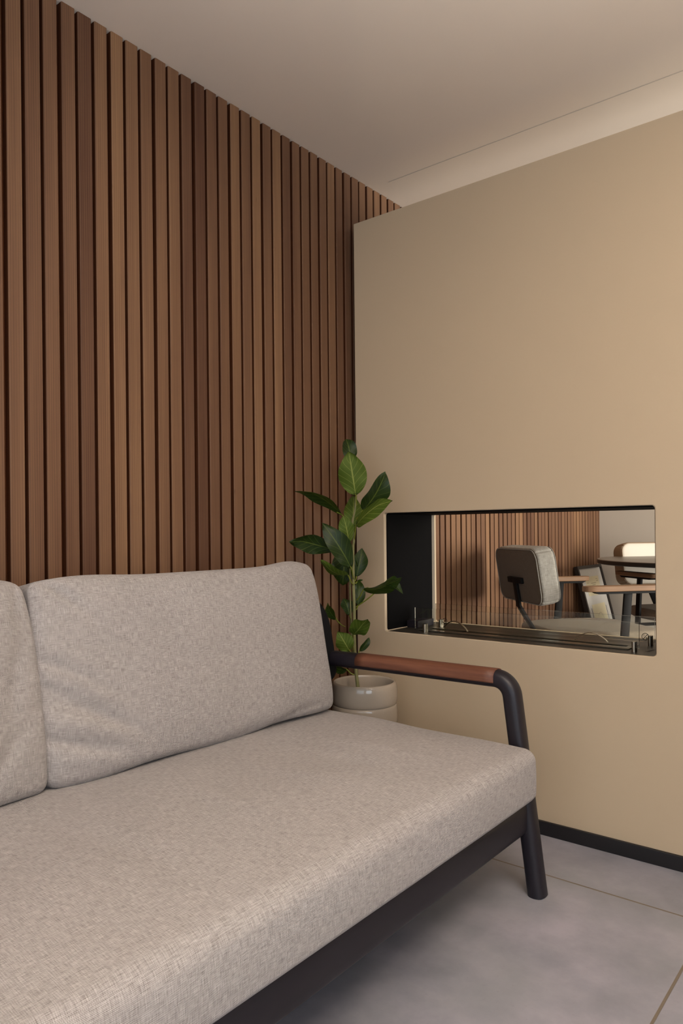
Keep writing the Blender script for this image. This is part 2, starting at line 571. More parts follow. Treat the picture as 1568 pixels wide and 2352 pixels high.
# partition with the see-through opening (hole from x -1.540..-0.6012, z .5863..1.0155)
HX0, HX1, HZ0, HZ1 = -1.540, -0.6012, 0.5863, 1.0155
PX0, PX1, PT, PD = -1.666, 1.15, 2.1008, 0.3575
def partition():
    b = MB(); rr = 0.008; rc = 0.010
    hole = []
    def corner(cx, cz, a0):
        for i in range(5):
            a = a0 + pi / 2 * i / 4
            hole.append((cx + rc * cos(a), cz + rc * sin(a)))
    corner(HX1 - rc, HZ1 - rc, 0); corner(HX0 + rc, HZ1 - rc, pi / 2); corner(HX0 + rc, HZ0 + rc, pi); corner(HX1 - rc, HZ0 + rc, 1.5 * pi)
    n_ = len(hole)
    e = 0.0025                                          # softened plaster arris
    cx, cz = (HX0 + HX1) / 2, (HZ0 + HZ1) / 2
    def grow(p, d):
        return (p[0] + math.copysign(d, p[0] - cx), p[1] + math.copysign(d, p[1] - cz))
    def ring(d, y):
        i0 = len(b.v); b.v += [Vector((grow(p, d)[0], y, grow(p, d)[1])) for p in hole]
        return i0
    rings = [ring(e, PY), ring(e * .3, PY + e * .3), ring(0, PY + e), ring(0, PY + PD - e), ring(e * .3, PY + PD - e * .3), ring(e, PY + PD)]
    for q_, (a, c) in enumerate(zip(rings, rings[1:])):
        for i in range(n_):
            j = (i + 1) % n_
            b.f.append((a + i, c + i, c + j, a + j)); b.m.append(1 if q_ > 2 else 0); b.u.append([(0, 0)] * 4)
    # faces around the hole, front and back
    for y, rg, flip in ((PY, rings[0], False), (PY + PD, rings[-1], True)):
        o0 = len(b.v)
        b.v += [Vector((PX1, y, PT)), Vector((PX0, y, PT)), Vector((PX0, y, 0)), Vector((PX1, y, 0))]
        for c in range(4):
            ids = [rg + c * 5 + i for i in range(5)]
            nxt = rg + ((c + 1) * 5) % n_
            fa = [tuple([o0 + c] + list(reversed(ids))) if False else tuple([o0 + c] + ids[::-1])]
            fa.append((o0 + c, o0 + (c + 1) % 4, nxt, ids[-1]))
            for ff in fa:
                if len(ff) == 6:
                    for i in range(4):
                        t3 = (o0 + c, ids[i + 1], ids[i])
                        b.f.append(t3 if not flip else t3[::-1]); b.m.append(1 if flip else 0); b.u.append([(0, 0)] * 3)
                else:
                    g4 = (ff[0], ff[3], ff[2], ff[1])
                    g4 = ff if not flip else ff[::-1]
                    b.f.append(g4); b.m.append(1 if flip else 0); b.u.append([(0, 0)] * 4)
        if not flip: of = o0
        else: ob = o0
    for c in range(4):
        d = (c + 1) % 4
        b.f.append((of + c, ob + c, ob + d, of + d)); b.m.append(0); b.u.append([(0, 0)] * 4)
    o = b.build('wall_partition', [M['beige'], M['white']], smooth=True, sharp=60)
    bm_fix(o)
    return struct(o)


def bm_fix(o):
    import bmesh
    bm = bmesh.new(); bm.from_mesh(o.data)
    bmesh.ops.recalc_face_normals(bm, faces=bm.faces)
    bm.to_mesh(o.data); bm.free()


partition()
b = MB(); b.box(PX0 + 0.002, PX1, PY - 0.010, PY + 0.001, 0, 0.042, bev=0.0015)
struct(b.build('baseboard_partition', M['base']))

# other walls
b = MB(); b.box(WX - 0.12, RX + 0.1, FY, FY + 0.1, 0, HC)
struct(b.build('wall_far', M['white'], smooth=False))
b = MB(); b.box(WX - 0.12, -0.95, BY - 0.1, BY, 0, HC); b.box(1.85, RX + 0.1, BY - 0.1, BY, 0, HC)
b.box(-0.95, 1.85, BY - 0.1, BY, 0, 0.12); b.box(-0.95, 1.85, BY - 0.1, BY, 2.18, HC)
struct(b.build('wall_back', M['white'], smooth=False))
b = MB()
for x in (-0.95, -0.02, 0.91, 1.81):
    b.box(x, x + .04, BY - .08, BY - .02, .12, 2.18)
b.box(-0.95, 1.85, BY - .08, BY - .02, .12, .16); b.box(-0.95, 1.85, BY - .08, BY - .02, 2.14, 2.18)
wf = struct(b.build('window_3', M['steel_frame'], smooth=False))
b = MB(); b.box(-0.91, 1.81, BY - .053, BY - .047, .16, 2.14)
b.build('pane', M['glass'], wf, smooth=False)
b = MB()
WIN = [(-1.9, 0.1), (2.75, 4.65)]; WZ0, WZ1 = 0.42, 2.02
ys = [BY, WIN[0][0], WIN[0][1], WIN[1][0], WIN[1][1], FY]
for i in range(0, 6, 2):
    b.box(RX, RX + 0.1, ys[i], ys[i + 1], 0, HC)
for a, c in WIN:
    b.box(RX, RX + 0.1, a, c, 0, WZ0); b.box(RX, RX + 0.1, a, c, WZ1, HC)
struct(b.build('wall_right', M['white'], smooth=False))
for n_, (a, c) in enumerate(WIN):
    b = MB(); t_ = 0.045
    b.box(RX + .02, RX + .08, a, a + t_, WZ0, WZ1); b.box(RX + .02, RX + .08, c - t_, c, WZ0, WZ1)
    b.box(RX + .02, RX + .08, a + t_, c - t_, WZ0, WZ0 + t_); b.box(RX + .02, RX + .08, a + t_, c - t_, WZ1 - t_, WZ1)
    mm = (a + c) / 2; b.box(RX + .02, RX + .08, mm - .02, mm + .02, WZ0 + t_, WZ1 - t_)
    wf = struct(b.build('window_%d' % (n_ + 1), M['steel_frame'], smooth=False))
    b = MB(); b.box(RX + .045, RX + .051, a + t_, c - t_, WZ0 + t_, WZ1 - t_)
    b.build('pane', M['glass'], wf, smooth=False)

# thin seam in the ceiling above the partition
b = MB(); b.box(-1.62, RX, 2.317, 2.3195, HC - 0.0012, HC - 0.0002)
struct(b.build('trim_1', M['white'], smooth=False))

# ------------------------------------------------------------------ fireplace in the opening
fp = empty('bioethanol_fireplace', (-1.07, 2.33, 0.5863), 'see-through black fireplace with low glass panes set in the beige partition opening', 'fireplace')
def W(o):                                              # children are written in world coordinates
    o.matrix_parent_inverse = Matrix.Translation(-Vector(o.parent.location)) if not o.parent.rotation_euler.z else o.matrix_parent_inverse
    return o
LY0, LY1 = PY + 0.014, PY + PD - 0.022
b = MB(); b.box(HX0, HX0 + 0.004, LY0, LY1, HZ0 + .003, HZ1)
W(b.build('side_panel', M['liner'], fp, smooth=False))
b = MB(); b.box(HX0, HX0 + 0.0048, LY1 - 0.018, LY1 + 0.002, HZ0 + .003, HZ1)
W(b.build('side_flange', M['flange'], fp, smooth=False))
b = MB(); b.box(HX1 - 0.004, HX1, LY0, LY1, HZ0 + .003, HZ1)
W(b.build('side_panel', M['liner'], fp, smooth=False))
b = MB(); b.box(HX0 + .004, HX1 - .004, LY0, LY1, HZ1 - 0.004, HZ1)
W(b.build('top_panel', M['liner'], fp, smooth=False))
b = MB(); b.box(HX0 + .001, HX1 - .001, PY + .006, PY + PD - .026, HZ0 - 0.012, HZ0 + .0005)
W(b.build('tray', M['tray'], fp, smooth=False))
b = MB(); b.box(-1.44, -0.70, 2.222, 2.262, HZ0, HZ0 + .0045, bev=.001); b.box(-1.44, -0.70, 2.292, 2.332, HZ0, HZ0 + .0045, bev=.001)
b.box(-1.44, -1.42, 2.222, 2.332, HZ0, HZ0 + .004); b.box(-0.72, -0.70, 2.222, 2.332, HZ0, HZ0 + .004)
W(b.build('burner', M['trough'], fp, smooth=False))
b = MB(); b.box(-1.533, -1.482, 2.285, 2.395, HZ0 + .0005, HZ0 + .026, bev=.002)
W(b.build('control_box', M['metal'], fp))
panes = []
for (x0, x1, y, z0, z1) in ((-1.443, -0.6625, 2.205, 0.5985, 0.6735), (-1.446, -0.6595, 2.350, 0.5975, 0.6755)):
    b = MB(); b.box(x0, x1, y - .0025, y + .0025, z0, z1)
    panes.append(W(b.build('glass_pane', M['glass'], fp, smooth=False)))
for (x, y) in ((-1.400, 2.205), (-0.6765, 2.205), (-1.4215, 2.350), (-0.672, 2.350)):
    b = MB()
    for s_ in (-1, 1):
        v, f, uv = tube([(x, y + s_ * .0062, HZ0 + .0005), (x, y + s_ * .0062, HZ0 + .031)], .0062, n=20)
        b.add(v, f, 0, uv)
    v, f, uv = tube([(x, y, HZ0 + .0005), (x, y, HZ0 + .0105)], .0075, n=20); b.add(v, f, 0, uv)
    W(b.build('pane_holder', M['brushed'], fp))
# arched lid handles
for (p0, p1, hgt) in (((-1.405, 2.342), (-1.275, 2.285), .030), ((-.900, 2.318), (-.792, 2.322), .027)):
    P0, P1 = Vector((*p0, HZ0 + .003)), Vector((*p1, HZ0 + .003))
    pth = [P0.lerp(P1, i / 16) + Vector((0, 0, hgt * sin(pi * i / 16) ** 0.8)) for i in range(17)]
    W(tube_obj('handle', M['brushed'], fp, pth, (.0042, .0014), side=(P1 - P0).cross(Vector((0, 0, 1))).normalized(), n=10, power=4))
# warning pictograms on the rear pane: ring, slash, flame and hand marks
def pictogram(cx, cz, R_, y, pane):
    b = MB()
    v, f, uv = tube([(cx + R_ * cos(2 * pi * i / 28), y, cz + R_ * sin(2 * pi * i / 28)) for i in range(29)], (.0009, .0003), side=(1, 0, 0), n=6, cap=False); b.add(v, f)
    def bar(pts, w_):
        v, f, uv = tube([(cx + a * R_, y, cz + c * R_) for a, c in pts], (w_, .0003), side=(0, 0, 1) if abs(pts[-1][0] - pts[0][0]) > abs(pts[-1][1] - pts[0][1]) else (1, 0, 0), n=6); b.add(v, f)
    bar([(-.62, -.70), (.62, .70)], .0010)
    bar([(-.55, .50), (-.25, .62), (-.15, .30), (-.45, .05), (-.62, .25), (-.50, .50)], .0005)
    bar([(.10, -.50), (.30, -.15), (.62, -.30), (.45, -.62), (.15, -.60)], .0009)
    bar([(.35, -.20), (.45, -.55)], .0010)
    o = b.build('pictogram', M['ink'], pane)
    o.matrix_parent_inverse = Matrix.Translation(-Vector(fp.location)) if False else Matrix.Identity(4)
    return o
pictogram(-1.4040, .6125, .0098, 2.3465, panes[1])
pictogram(-.6865, .6135, .0105, 2.3465, panes[1])
b = MB(); b.quad([(-.652, 2.225, HZ0 + .0008), (-.640, 2.225, HZ0 + .0008), (-.636, 2.275, HZ0 + .0008), (-.645, 2.275, HZ0 + .0008)])
W(b.build('slot', M['ink'], fp, smooth=False))

# ------------------------------------------------------------------ sofa
YA = 1.7835
sofa = empty('sofa', (-1.15, 0.80, 0), 'long beige linen sofa on a black metal frame against the slatted wall', 'sofa')
SL = (-0.155, 1.750)
def superframe(y, name_suffix=''):
    path = smooth_path([(-1.475, y, 0.5465), (-0.868, y, 0.551), (-0.797, y, 0.0)], [0.048], 10)
    fr = W(tube_obj('arm_frame', M['metal'], sofa, path, (0.027, 0.0238), side=(0, 1, 0), n=28, power=2.5))
    # timber shell wrapping the upper half of the arm tube
    seg = [Vector((x, y, 0.5465 + (x + 1.475) / 0.607 * 0.0045)) for x in [(-1.372 + i * (-0.905 + 1.372) / 14) for i in range(15)]]
    v, f, uv = tube(seg, (0.027, 0.0238), side=(0, 1, 0), n=26, power=2.4, arc=(-pi - 0.30, 0.30), grow=0.0022, cap=False)
    if v[13].z < seg[0].z:
        v, f, uv = tube(seg, (0.027, 0.0238), side=(0, 1, 0), n=26, power=2.4, arc=(-0.30, pi + 0.30), grow=0.0022, cap=False)
    o = W(link('armrest', v, f, M['arm'], sofa, uvs=uv))
    o['label'] = 'red-brown timber armrest'
    sol = o.modifiers.new('thick', 'SOLIDIFY'); sol.thickness = 0.0035; sol.offset = -1
    # rear leg
    W(tube_obj('rear_leg', M['metal'], sofa, [(-1.49, y - 0.10 if y > 0 else y + 0.10, 0.52), (-1.58, y - 0.10 if y > 0 else y + 0.10, 0.0)], (0.0215, 0.026), side=(0, 1, 0), n=24, power=2.5))
superframe(YA)
superframe(-0.20)
def rail(name, p0, p1, ra, rb):
    return W(tube_obj(name, M['metal'], sofa, [p0, p1], (ra, rb), side=(1, 0, 0), n=28, power=4.0))
rail('front_rail', (-0.833, -0.19, 0.203), (-0.833, YA - 0.01, 0.203), 0.020, 0.044)
rail('rear_rail', (-1.520, -0.22, 0.215), (-1.520, YA - 0.03, 0.215), 0.018, 0.035)
b = MB(); b.box(-1.51, -0.85, YA - 0.045, YA - 0.015, .185, .235, bev=.008)
W(b.build('side_rail', M['metal'], sofa))
b = MB(); b.box(-1.51, -0.85, -.215, -.185, .185, .235, bev=.008)
W(b.build('side_rail', M['metal'], sofa))
b = MB(); b.box(-1.50, -0.852, -.16, YA - .05, .225, .249, bev=.005)
W(b.build('seat_platform', M['shell'], sofa))
# rounded back shell behind the loose cushions (leans backwards with them)
def back_shell():
    y0, y1, z0, z1, rc = -0.245, 1.826, 0.470, 0.756, 0.115
    out = []
    for cy, cz, a0, rr in ((y1 - rc, z1 - rc, 0, rc), (y0 + rc, z1 - rc, pi / 2, rc), (y0 + .05, z0 + .05, pi, .05), (y1 - .05, z0 + .05, 1.5 * pi, .05)):
        for i in range(9):
            a = a0 + pi / 2 * i / 8
            out.append((cy + rr * cos(a), cz + rr * sin(a)))
    n_ = len(out); b = MB(); th = .016
    cyc = (y0 + y1) / 2; czc = (z0 + z1) / 2
    def P(y, z, off, ins):
        y2 = y - math.copysign(min(ins, abs(y - cyc)), y - cyc); z2 = z - math.copysign(min(ins, abs(z - czc)), z - czc)
        x = -1.487 - (z2 - 0.40) * 0.20 + off
        return Vector((x, y2, z2))
    layers = [(th, .010), (th * .75, .003), (0, 0), (-th * .75, .003), (-th, .010)]
    for off, ins in layers:
        b.v += [P(y, z, off, ins) for y, z in out]
    for k in range(4):
        for i in range(n_):
            j = (i + 1) % n_
            b.f.append((k * n_ + i, k * n_ + j, (k + 1) * n_ + j, (k + 1) * n_ + i)); b.m.append(0); b.u.append([(0, 0)] * 4)
    b.f.append(tuple(range(n_))); b.m.append(0); b.u.append([(0, 0)] * n_)
    b.f.append(tuple(reversed(range(4 * n_, 5 * n_)))); b.m.append(0); b.u.append([(0, 0)] * n_)
    o = b.build('back_shell', M['shell'], sofa, sharp=60); bm_fix(o)
    return W(o)
back_shell()

# seat cushion
CX0, CX1, CZ0, CZ1 = -1.60, -0.776, 0.2495, 0.394
def seat_def(p):
    hx, hy, hz = (CX1 - CX0) / 2, (SL[1] - SL[0]) / 2, (CZ1 - CZ0) / 2
    u, v, w_ = p.x / hx, p.y / hy, p.z / hz
    eu, ev = max(0, 1 - abs(u) ** 2.6), max(0, 1 - abs(v) ** 6)
    if w_ > 0:
        p.z += 0.028 * eu * ev * w_
        y = p.y + 0.795
        # sitting hollows and soft ripples in the cloth
        p.z -= 0.006 * math.exp(-((y - 1.25) / .25) ** 2 - ((u + .1) / .5) ** 2)
        p.z += w_ * 0.0028 * sin(y * 9 + u * 3.0 + 1.2 * sin(u * 3)) * eu
        for (yc, amp, wd) in ((1.43, .0065, .018), (1.30, -.0055, .022), (1.18, .0050, .020), (0.97, .0040, .024), (0.70, -.004, .026)):
            d = (y - yc - .05 * u)
            p.z += w_ * amp * math.exp(-(d / wd) ** 2) * math.exp(-((u - .25) / .38) ** 2)
    # front face swells slightly, underside tucked in
    if u > 0:
        p.x += 0.010 * u * max(0, 1 - w_ * w_) * ev + (-0.012 if w_ < -.6 else 0) * u * min(1, (-w_ - .6) / .4 if w_ < -.6 else 0)
    p.y += 0.006 * v * max(0, 1 - w_ * w_)
    nz = noise.noise(Vector((p.x * 6, p.y * 5, p.z * 6)))
    p.z += 0.002 * nz * (1 if w_ > -.5 else .3)
    return p
v, f, uv = rbox((CX1 - CX0) / 2, (SL[1] - SL[0]) / 2, (CZ1 - CZ0) / 2, 0.030, 72, 7, seat_def)
cen = Vector(((CX0 + CX1) / 2, (SL[0] + SL[1]) / 2, (CZ0 + CZ1) / 2))
W(link('seat_cushion', [q + cen for q in v], f, M['linen'], sofa, uvs=uv, sharp=180))

# back cushions
def back_cushion(y0, y1, seed, bulge, creases):
    hx, hy, hz = 0.078, (y1 - y0) / 2, 0.222
    def dfm(p):
        u, v, w_ = p.x / hx, p.y / hy, p.z / hz
        e = max(0, 1 - abs(v) ** 2.6) * max(0, 1 - abs(w_) ** 2.6)
        pinch = 1 - 0.26 * abs(v) ** 6 - 0.20 * abs(w_) ** 6
        p.x *= pinch
        p.x += (bulge if u > 0 else 0.012) * e * (u if u > 0 else u)
        # fuller at the bottom
        p.x += 0.014 * max(0, u) * max(0, -w_) * max(0, 1 - v ** 4)
        # top edge: corners stand up, the middle sags
        if w_ > 0:
            p.z += w_ * (0.013 * math.exp(-((v - .78) / .20) ** 2) + 0.007 * math.exp(-((v + .72) / .25) ** 2) - 0.006 * abs(v) ** 14)
        if w_ < 0:
            p.z += -w_ * (0.010 * abs(v) ** 10 if v < 0 else 0) - (-w_) * 0.004 * sin(v * 7 + seed)
        p.y += (0.006 if seed < 3 else 0.016) * v * max(0, 1 - w_ * w_)
        if v > 0:
            p.y += 0.012 * max(0, -w_) ** 2 * v ** 6
        for (cv, cw, ang, ln, amp, wd) in creases:
            a, c = (v - cv) * hy, (w_ - cw) * hz
            along = a * cos(ang) + c * sin(ang); across = -a * sin(ang) + c * cos(ang) + along * along * .6
            if u > 0:
                p.x += u * amp * math.exp(-(across / wd) ** 2) * math.exp(-(along / ln) ** 2)
        p.x += 0.0030 * noise.noise(Vector((p.y * 7 + seed, p.z * 7, seed))) * (1 if u > 0 else 0)
        return p
    v, f, uv = rbox(hx, hy, hz, 0.022, 64, 5, dfm)
    lean = radians(-10.5)
    Rm = Matrix.Rotation(lean, 3, 'Y')
    c = Vector((-1.510, (y0 + y1) / 2, 0.6225))
    v = [Rm @ q + c for q in v]
    return W(link('back_cushion', v, f, M['linen'], sofa, uvs=uv, sharp=180))
back_cushion(0.790, 1.712, 1.3, 0.020, [(-.88, -.15, -.55, .12, -.011, .012), (-.80, -.32, -.45, .14, -.009, .013), (-.88, .12, -.5, .09, -.010, .012), (-.86, -.62, -.35, .13, -.011, .012), (-.78, -.50, -.4, .10, .008, .014),
             (-.86, .84, -.75, .06, -.016, .006), (-.72, -.8, -.2, .10, .006, .014), (.55, -.93, .15, .12, -.008, .012), (0.1, -.95, .1, .10, -.006, .012)])
back_cushion(-0.135, 0.778, 5.1, 0.030, [(.93, .74, 1.35, .045, -.016, .006), (.86, .1, 1.3, .12, -.010, .016), (.8, -.55, .9, .10, -.008, .014)])

# ------------------------------------------------------------------ plant and pot
PCX, PCY = -1.495, 1.965
pot = empty('plant_pot', (PCX, PCY, 0), 'glossy taupe ceramic pot of stacked bulging rings behind the sofa arm', 'plant pot')
prof = [(0.0, 0.0), (0.100, 0.0)]
zt = 0.441; nb = 6; hgt = zt / nb
outer = []
for k in range(nb):
    for i in range(13):
        a = -pi / 2 + pi * i / 12
        z = k * hgt + hgt / 2 + hgt / 2 * sin(a) * 0.995
        rad = 0.1055 + 0.0070 * (abs(cos(a)) ** 0.7)
        if k == nb - 1 and i > 6:
            rad = 0.1125 - 0.0085 * ((i - 6) / 6) ** 2
        outer.append((rad, z))
prof += outer
prof += [(0.1020, zt + .0012), (0.0995, zt + .0002), (0.0980, zt - 0.005), (0.1000, zt - 0.04), (0.1000, zt - 0.16), (0.0, zt - 0.16)]
v, f, uv = lathe(prof, 96)
pb = link('pot_body', v, f, M['ceramic'], pot, uvs=uv, sharp=75)
plant = empty('potted_ficus', (PCX, PCY, 0.282), 'leafy green ficus with yellow veins rising from the ceramic pot', 'plant')
v, f, uv = lathe([(0.0, 0.012), (0.06, 0.010), (0.0995, 0.002), (0.0995, -0.0)], 40)
link('soil', v, f, M['soil'], plant, uvs=uv)
def spline(pts, n=6):
    pts = [Vector(p) for p in pts]; out = []
    P = [pts[0] * 2 - pts[1]] + pts + [pts[-1] * 2 - pts[-2]]
    for i in range(1, len(P) - 2):
        for k in range(n):
            t_ = k / n; a, b_, c, d = P[i - 1:i + 3]
            out.append(0.5 * ((2 * b_) + (c - a) * t_ + (2 * a - 5 * b_ + 4 * c - d) * t_ ** 2 + (-a + 3 * b_ - 3 * c + d) * t_ ** 3))
    out.append(pts[-1])
    return out
LEAVES = [
   ((-1.562, 1.99, 1.193), (-1.592, 2.0, 1.276), (-1.532, 1.965, 1.1), 0.0259, 20.0, 0.01, 0.0),
   ((-1.519, 1.96, 1.072), (-1.524, 1.93, 1.221), (-1.521, 1.965, 1.04), 0.0488, 0.0, 0.012, 1.0),
   ((-1.49, 1.96, 1.02), (-1.401, 1.97, 1.146), (-1.522, 1.965, 0.992), 0.0292, 35.0, 0.015, 0.0),
   ((-1.555, 1.93, 1.005), (-1.619, 1.76, 1.094), (-1.541, 1.965, 0.969), 0.0131, 55.0, -0.02, 0.0),
   ((-1.557, 1.99, 0.963), (-1.575, 2.02, 1.074), (-1.536, 1.965, 0.957), 0.0336, 0.0, 0.012, 1.0),
   ((-1.513, 1.95, 0.967), (-1.338, 1.92, 1.059), (-1.532, 1.965, 0.922), 0.0187, 45.0, 0.015, 1.0),
   ((-1.528, 1.93, 0.912), (-1.527, 1.9, 1.001), (-1.559, 1.965, 0.891), 0.0279, 15.0, 0.01, 1.0),
   ((-1.566, 1.9, 0.886), (-1.624, 1.74, 0.927), (-1.552, 1.965, 0.846), 0.0319, 10.0, -0.018, 0.0),
   ((-1.502, 1.91, 0.825), (-1.562, 1.83, 0.98), (-1.536, 1.965, 0.786), 0.0362, 15.0, 0.02, 0.0),
   ((-1.593, 1.99, 0.887), (-1.606, 1.99, 0.761), (-1.534, 1.965, 0.906), 0.0459, 5.0, 0.012, 0.0),
   ((-1.552, 2.0, 0.791), (-1.547, 2.03, 0.891), (-1.532, 1.965, 0.779), 0.0259, 10.0, 0.01, 0.0),
   ((-1.525, 1.92, 0.802), (-1.56, 1.82, 0.864), (-1.536, 1.965, 0.765), 0.0116, 60.0, 0.02, 1.0),
   ((-1.482, 1.95, 0.754), (-1.314, 1.93, 0.81), (-1.524, 1.965, 0.714), 0.0157, 50.0, 0.02, 0.0),
   ((-1.417, 1.97, 0.768), (-1.33, 1.96, 0.751), (-1.526, 1.965, 0.691), 0.0143, 40.0, 0.03, 0.0),
   ((-1.547, 2.0, 0.69), (-1.563, 2.03, 0.774), (-1.528, 1.965, 0.682), 0.0229, 10.0, 0.01, 0.0),
   ((-1.525, 1.97, 0.777), (-1.5, 1.97, 0.786), (-1.534, 1.965, 0.774), 0.0045, 0.0, 0.003, 0.0),
   ((-1.567, 1.98, 0.659), (-1.595, 1.98, 0.716), (-1.549, 1.965, 0.651), 0.0228, 20.0, 0.01, 0.0),
   ((-1.56, 1.9, 0.651), (-1.6, 1.9, 0.706), (-1.576, 1.965, 0.619), 0.0118, 40.0, 0.01, 0.0),
   ((-1.499, 1.91, 0.603), (-1.397, 1.86, 0.678), (-1.541, 1.965, 0.539), 0.0285, 15.0, 0.012, 1.0),
   ((-1.505, 1.9, 0.551), (-1.522, 1.86, 0.62), (-1.539, 1.965, 0.532), 0.0304, 0.0, 0.012, 1.0),
   ((-1.534, 1.99, 0.535), (-1.512, 2.02, 0.584), (-1.526, 1.965, 0.518), 0.0091, 30.0, 0.008, 0.0),
   ((-1.557, 1.95, 0.475), (-1.596, 1.93, 0.486), (-1.534, 1.965, 0.457), 0.0105, 40.0, 0.01, 0.0),
]
STEM= [(-1.522, 1.965, 0.414), (-1.529, 1.965, 0.465), (-1.535, 1.965, 0.562), (-1.535, 1.965, 0.682), (-1.538, 1.965, 0.786), (-1.537, 1.965, 0.891), (-1.534, 1.965, 0.922), (-1.539, 1.965, 0.981), (-1.529, 1.965, 1.018), (-1.521, 1.965, 1.073)]
STEM2= [(-1.536, 1.975, 0.471), (-1.553, 1.975, 0.544), (-1.557, 1.975, 0.634), (-1.56, 1.975, 0.724), (-1.56, 1.975, 0.83)]

sp = [(-1.508, 1.965, 0.290)] + STEM
path = spline(sp)
tp = [1.0 - 0.55 * i / (len(path) - 1) + (0.10 * math.exp(-(((i % 9) - 4) / 1.0) ** 2)) for i in range(len(path))]
W(tube_obj('stem', M['stem'], plant, path, 0.0066, n=14, taper=tp))
path = spline([(-1.522, 1.972, 0.290)] + STEM2)
W(tube_obj('stem', M['stem'], plant, path, 0.0040, n=12, taper=[1 - .4 * i / (len(path) - 1) for i in range(len(path))]))
CAMP = Vector((0, 0, 0.95))
def leaf(B, T, S, hw, roll, bend, und, seed):
    B, T, S = Vector(B), Vector(T), Vector(S); rnd = random.Random(seed)
    ax = (T - B); Ln = ax.length; ax.normalize()
    n0 = (CAMP - (B + T) / 2); n0 = (n0 - ax * n0.dot(ax)).normalized()
    if und >= 1: pass
    rl = radians(roll) * (1 if seed % 2 else -1)
    N = Matrix.Rotation(rl, 3, ax) @ n0
    side = N.cross(ax).normalized()
    if und == 1:
        Nf = -1
    else:
        Nf = 1
    w_ = hw / max(.35, cos(rl)) if roll < 30 else hw * 1.25 / max(.5, cos(rl))
    nu, nv = 18, 10; vs = []; fs = []; uvs = []; g = []
    ph = rnd.uniform(0, 6.28)
    for i in range(nu + 1):
        u = i / nu; row = []
        prof_ = max(0.0, sin(pi * min(1, u ** 0.92))) ** 0.72 * (1.0 if u < .6 else 1 - .10 * ((u - .6) / .4))
        tip = 0.0
        for j in range(nv + 1):
            v_ = -1 + 2 * j / nv
            wob = 0.13 * hw * 2 * sin(u * 9 + ph + (1.5 if v_ > 0 else 0)) * abs(v_) ** 2
            P = B + ax * (Ln * u) + side * (w_ * prof_ * v_)
            P += N * (bend * 4 * u * (1 - u) + 0.28 * w_ * abs(v_) ** 1.3 * prof_ * (1 if Nf > 0 else -.7) + wob)
            P += Vector((0, 0, -1)) * (Ln * 0.06 * max(0, u - .7) / .3) * (1 if abs(ax.z) < .8 else 0)
            row.append(len(vs)); vs.append(P)
        g.append(row)
    for i in range(nu):
        for j in range(nv):
            q = (g[i][j], g[i][j + 1], g[i + 1][j + 1], g[i + 1][j])
            uq = [(i / nu, -1 + 2 * j / nv), (i / nu, -1 + 2 * (j + 1) / nv), ((i + 1) / nu, -1 + 2 * (j + 1) / nv), ((i + 1) / nu, -1 + 2 * j / nv)]
            # face normal of q
            nn = (vs[q[1]] - vs[q[0]]).cross(vs[q[3]] - vs[q[0]])
            if nn.dot(N) * Nf < 0:
                q = q[::-1]; uq = uq[::-1]
            fs.append(q); uvs.append(uq)
    o = W(link('leaf', vs, fs, M['leaf'], plant, uvs=uvs, sharp=180))
    # leaf stalk, from the stem to the blade
    mid = (S + B) / 2 + Vector((0, 0, -0.004))
    pth = spline([S, mid, B, B + ax * Ln * .12], 5)
    t_ = tube(pth, 0.0021, n=8)
    st = link('leaf_stalk', t_[0], t_[1], M['petiole'], o, uvs=t_[2])
    st.matrix_parent_inverse = Matrix.Identity(4)
for i, l_ in enumerate(LEAVES):
    leaf(*l_, i + 1)

